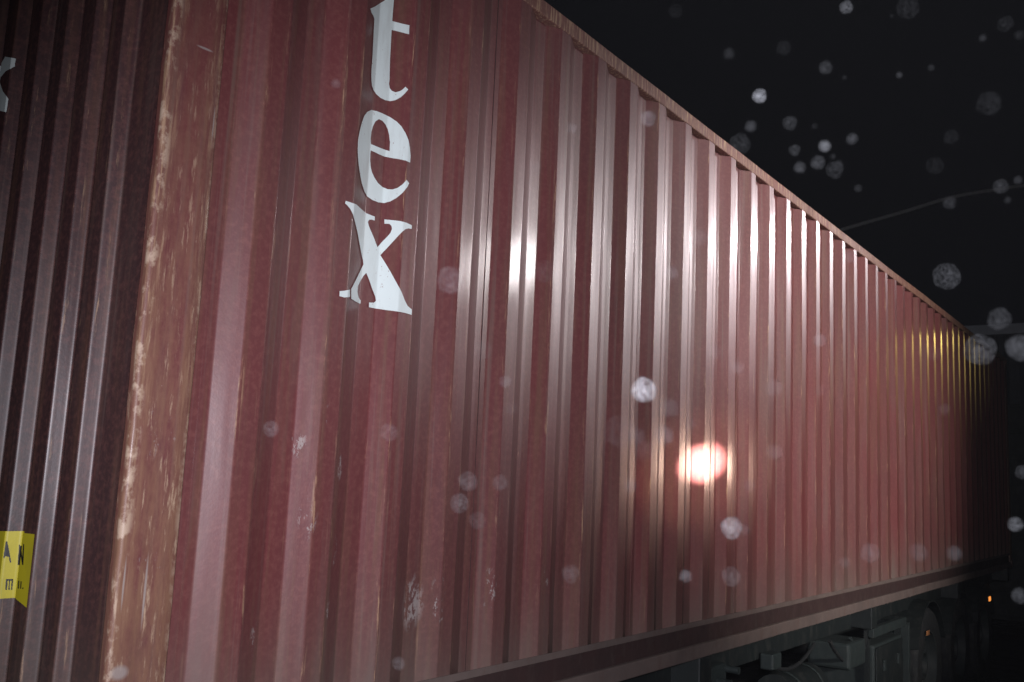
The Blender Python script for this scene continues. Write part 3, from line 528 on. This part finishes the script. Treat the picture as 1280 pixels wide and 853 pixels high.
for x in (7.95, 9.25, 10.55):
    ax = MB().tube((x, .3, .52), (x, 2.14, .52), .075, n=18).build('axle', M['dark'], tr, True)
    MB().box(x-.55, x+.05, .62, .70, .60, .66, .01).build('spring_arm', M['chassis'], ax)
    for y0, s in ((.04, 1), (2.40, -1)):
        wh = empty('wheel', (x, y0, .5), None, None); wh.parent = tr
        MB().lathe([(.30, .02), (.36, .0), (.46, .012), (.488, .04), (.492, .10), (.492, .24), (.485, .30), (.45, .34), (.30, .34)], (0, 0, 0)).build('tyre', M['rubber'], wh, True)
        MB().lathe([(.0, .10), (.09, .10), (.10, .06), (.13, .06), (.135, .13), (.24, .15), (.27, .10), (.285, .02), (.30, .018), (.302, .04), (.302, .33)], (0, 0, 0), n=28).build('rim', M['rim'], wh, True)
        nuts = MB()
        for q in range(10):
            a = 2*math.pi*q/10; nuts.tube((.165*math.cos(a), .10, .165*math.sin(a)), (.165*math.cos(a), .14, .165*math.sin(a)), .014, n=6)
        tag(nuts.build('wheel_nuts', M['pale'], wh), kind='stuff')
        if s < 0: wh.rotation_euler = (0, 0, math.pi)
    # arched mudguard over the wheel
    for y0 in (.03,):
        gd = MB(); n = 14
        for i in range(n+1):
            a = R(20 + 140*i/n)
            for rr, yy in ((.555, y0), (.555, y0+.40), (.545, y0+.40), (.545, y0)): gd.v.append((x + rr*math.cos(a), yy, .5 + rr*math.sin(a)))
        for i in range(n):
            for q in range(4): p = (q+1) % 4; gd.f.append((i*4+q, i*4+p, i*4+4+p, i*4+4+q))
        gd.f += [(0, 1, 2, 3), tuple(n*4+q for q in (3, 2, 1, 0))]
        gd.build('mudguard', M['chassis'], tr)
MB().box(7.20, 7.24, .05, .45, .30, DECK-.22, .003).build('mud_flap', M['pale'], tr)
ml = MB().box(10.66, 10.80, .03, .06, DECK-.32, DECK-.24, .008).build('marker_lamp', M['dark'], tr)
MB().box(10.69, 10.77, .018, .031, DECK-.305, DECK-.255, .006).build('lens', M['lens'], ml)
rf = MB().box(7.70, 7.80, .018, .028, DECK-.37, DECK-.33, .004).build('reflector', simple('amber_reflector', (.6, .25, .1), .2), tr)

# ------------------------------------------------------------------ beyond: a shed end and an overhead cable
sh = empty('storage_shed', (17, -3.5, 0), 'dark ribbed storage shed with a pale roof edge beyond the far end of the container', 'shed')
cl = MB(); n = 150
for i in range(n+1):
    y = 12*i/n; d = .0 if (i % 5) in (0, 1, 2) else .05
    cl.v += [(d, y, 0), (d, y, 4.80)]
for i in range(n): cl.f.append((2*i, 2*i+1, 2*i+3, 2*i+2))
cl.build('wall', M['shed'], sh)
MB().box(.06, 9, .02, 11.98, 0, 4.8).build('inner_wall', M['shed'], sh)
MB().box(-.12, 9.1, -.1, 12.1, 4.80, 4.98, .01).build('roof_edge', M['fascia'], sh)
dd = MB().box(-.05, -.01, 1.2, 4.6, 0, 3.6).build('roller_door', M['chassis'], sh)
for k in range(8): MB().box(-.075, -.051, 1.22, 4.58, .08+.44*k, .46+.44*k, .006).build('door_slat', M['chassis'], dd)
cb = MB(); pts = [Vector(p) for p in ((10.2, 5.6, 4.60), (11.6, 3.6, 5.27), (12.40, 2.38, 5.66), (12.56, 2.13, 5.78), (13.03, 1.41, 6.07), (13.41, .83, 6.31), (13.80, .25, 6.46), (14.06, -.13, 6.545), (16, -3.0, 7.1), (19, -7.4, 8.0))]
def crom(P, n=6):
    out = []
    for i in range(len(P)-1):
        p0, p1, p2, p3 = P[max(i-1, 0)], P[i], P[i+1], P[min(i+2, len(P)-1)]
        for k in range(n):
            u = k/n; out.append(.5*((2*p1) + (p2-p0)*u + (2*p0-5*p1+4*p2-p3)*u*u + (3*p1-p0-3*p2+p3)*u**3))
    return out + [P[-1]]
pts = crom(pts)
for a, b in zip(pts, pts[1:]): cb.tube(a, b, .026, n=10, cap=False)
tag(cb.build('overhead_cable', M['cable'], None, True), 'thin grey overhead cable rising to the right across the black sky', 'cable')

# ------------------------------------------------------------------ drizzle lit by the flash
GA = 'drizzle drops hanging in front of the black sky'; GB = 'drizzle drops hanging in front of the red container'
LAB = {(1058,9): 'bright white droplet at the top edge of the black sky', (949,120): 'brightest white droplet in the black sky above the container roof',
 (1031,183): 'small bright droplet, lower of the two clearest above the cable', (1225,438): 'large pale droplet touching the far top corner of the container',
 (1250,398): 'dim bluish droplet just above the shed roof edge', (1275,435): 'large grey droplet cut by the right edge of the picture',
 (1183,346): 'large speckled bluish droplet beside the sloping top rail', (1252,233): 'grey droplet sitting on the overhead cable',
 (1237,130): 'large very faint droplet high in the right sky', (1135,10): 'large faint droplet at the top edge, right of the bright one',
 (925,180): 'grey droplet touching the top rail of the container', (1257,30): 'faint droplet in the top right corner of the sky',
 (805,488): 'brightest round droplet on the red ribs, up and left of the orange glow', (914,660): 'bright white droplet just below the orange glow',
 (810,149): 'mottled white droplet just below the top rail', (563,350): 'large ring-like droplet right of the letter x',
 (339,536): 'speckled white droplet low on the smooth ribs left of the letters', (574,629): 'lower droplet of the overlapping pair low on the ribs',
 (585,602): 'upper droplet of the overlapping pair low on the ribs', (1024,425): 'blocky white droplet on the far red ribs',
 (874,298): 'pale ring droplet on the brightest silvery ribs', (775,540): 'largest and faintest droplet, left of the orange glow',
 (830,544): 'faint warm droplet touching the left of the orange glow', (498,830): 'small tan droplet at the bottom edge of the ribs',
 (1269,655): 'bluish white droplet in the dark at the right edge, above the trailer wheels', (420,104): 'small pale droplet left of the letter t',
 (631,477): 'small ring droplet on the dark red ribs', (857,720): 'small crisp ring droplet low on the ribs, below the orange glow',
 (838,341): 'pale ring droplet on the ribs left of the brightest streaks', (1278,590): 'grey droplet half out of the right edge at mid height',
 (1275,745): 'droplet at the right edge beside the marker lamp', (680,340): 'large dim droplet between two dark red ribs'}
LAB.update({(987,154): 'grey droplet just right of the brightest one above the roof line', (938,158): 'small dim droplet directly under the brightest sky droplet',
 (1065,174): 'small dim droplet right of the small bright one in the mid sky', (1022,203): 'dim droplet, left one of the pair under the small bright one',
 (1043,213): 'dim broad droplet, right one of the pair under the small bright one', (980,60): 'very faint droplet high in the sky, below and left of the top bright one',
 (912,67): 'very faint small droplet high over the container roof', (1168,207): 'very faint droplet above the middle of the overhead cable',
 (1189,171): 'very faint droplet higher than the one above the cable', (845,14): 'very faint droplet at the top edge nearest the container',
 (486,541): 'faint purple-grey droplet on the smooth ribs below the letter x', (625,603): 'faint droplet just right of the overlapping pair low on the ribs',
 (914,720): 'broad pale droplet under the bright one below the orange glow', (967,485): 'faint broad droplet up and right of the orange glow',
 (937,607): 'small faint droplet right beside the orange glow', (714,718): 'faint droplet near the bottom of the middle ribs',
 (1088,692): 'leftmost of three pale droplets low on the far ribs', (1149,690): 'middle one of three pale droplets low on the far ribs',
 (1193,692): 'rightmost of three pale droplets low on the far ribs', (670,210): 'tiny faint droplet on the upper dark red band',
 (716,160): 'tiny faint droplet on the pale upper rib under the top rail', (1062,321): 'small warm droplet just under the top rail at the far ribs',
 (893,440): 'faint ring droplet above the orange glow', (921,460): 'faint small droplet above and right of the orange glow'})
variants = []
for q in range(6):
    bm_ = bmesh.new(); bmesh.ops.create_icosphere(bm_, subdivisions=3, radius=1)
    for v in bm_.verts: v.co *= 1 + .16*noise.noise(v.co*1.3 + Vector((q*5.1, 0, 0))) + .05*noise.noise(v.co*4 + Vector((0, q*3.3, 0)))
    dm = bpy.data.meshes.new('rain_droplet'); bm_.to_mesh(dm); bm_.free(); dm.polygons.foreach_set('use_smooth', [True]*len(dm.polygons))
    dm.materials.append(None); variants.append(dm)
for i, (x, y, z, r, b, px, py) in enumerate(DROPS):
    o = bpy.data.objects.new('rain_droplet', variants[i % 6]); col.objects.link(o); o.location = (x, y, z+DECK); o.scale = (r*.96, r*.96, r*.98)
    o.material_slots[0].link = 'OBJECT'; o.material_slots[0].material = droplet_mat(DROP_K*b*(.75 + 1.6*b*b), i)
    sky = py < 450 and px > 760 and py < (px-672)*.77 + 20
    tag(o, LAB.get((px, py)) or ('very faint speck of drizzle in the black sky over the container' if sky else 'very faint blurred droplet of drizzle in front of the far red ribs'), 'droplet', GA if sky else GB)
# HAZE: thin drizzle mist that the flash lights up
hz = MB().box(-6, 30, -16, 12, -1, 9.5); t = NT('drizzle_haze'); t.t.nodes.remove(t.p)
pv = t.n('ShaderNodeVolumePrincipled'); pv.inputs['Density'].default_value = .00022; pv.inputs['Color'].default_value = (.9, .92, .95, 1)
t.l(pv.outputs[0], [x for x in t.t.nodes if x.type == 'OUTPUT_MATERIAL'][0].inputs['Volume'])
tag(hz.build('haze', t.m), kind='stuff')
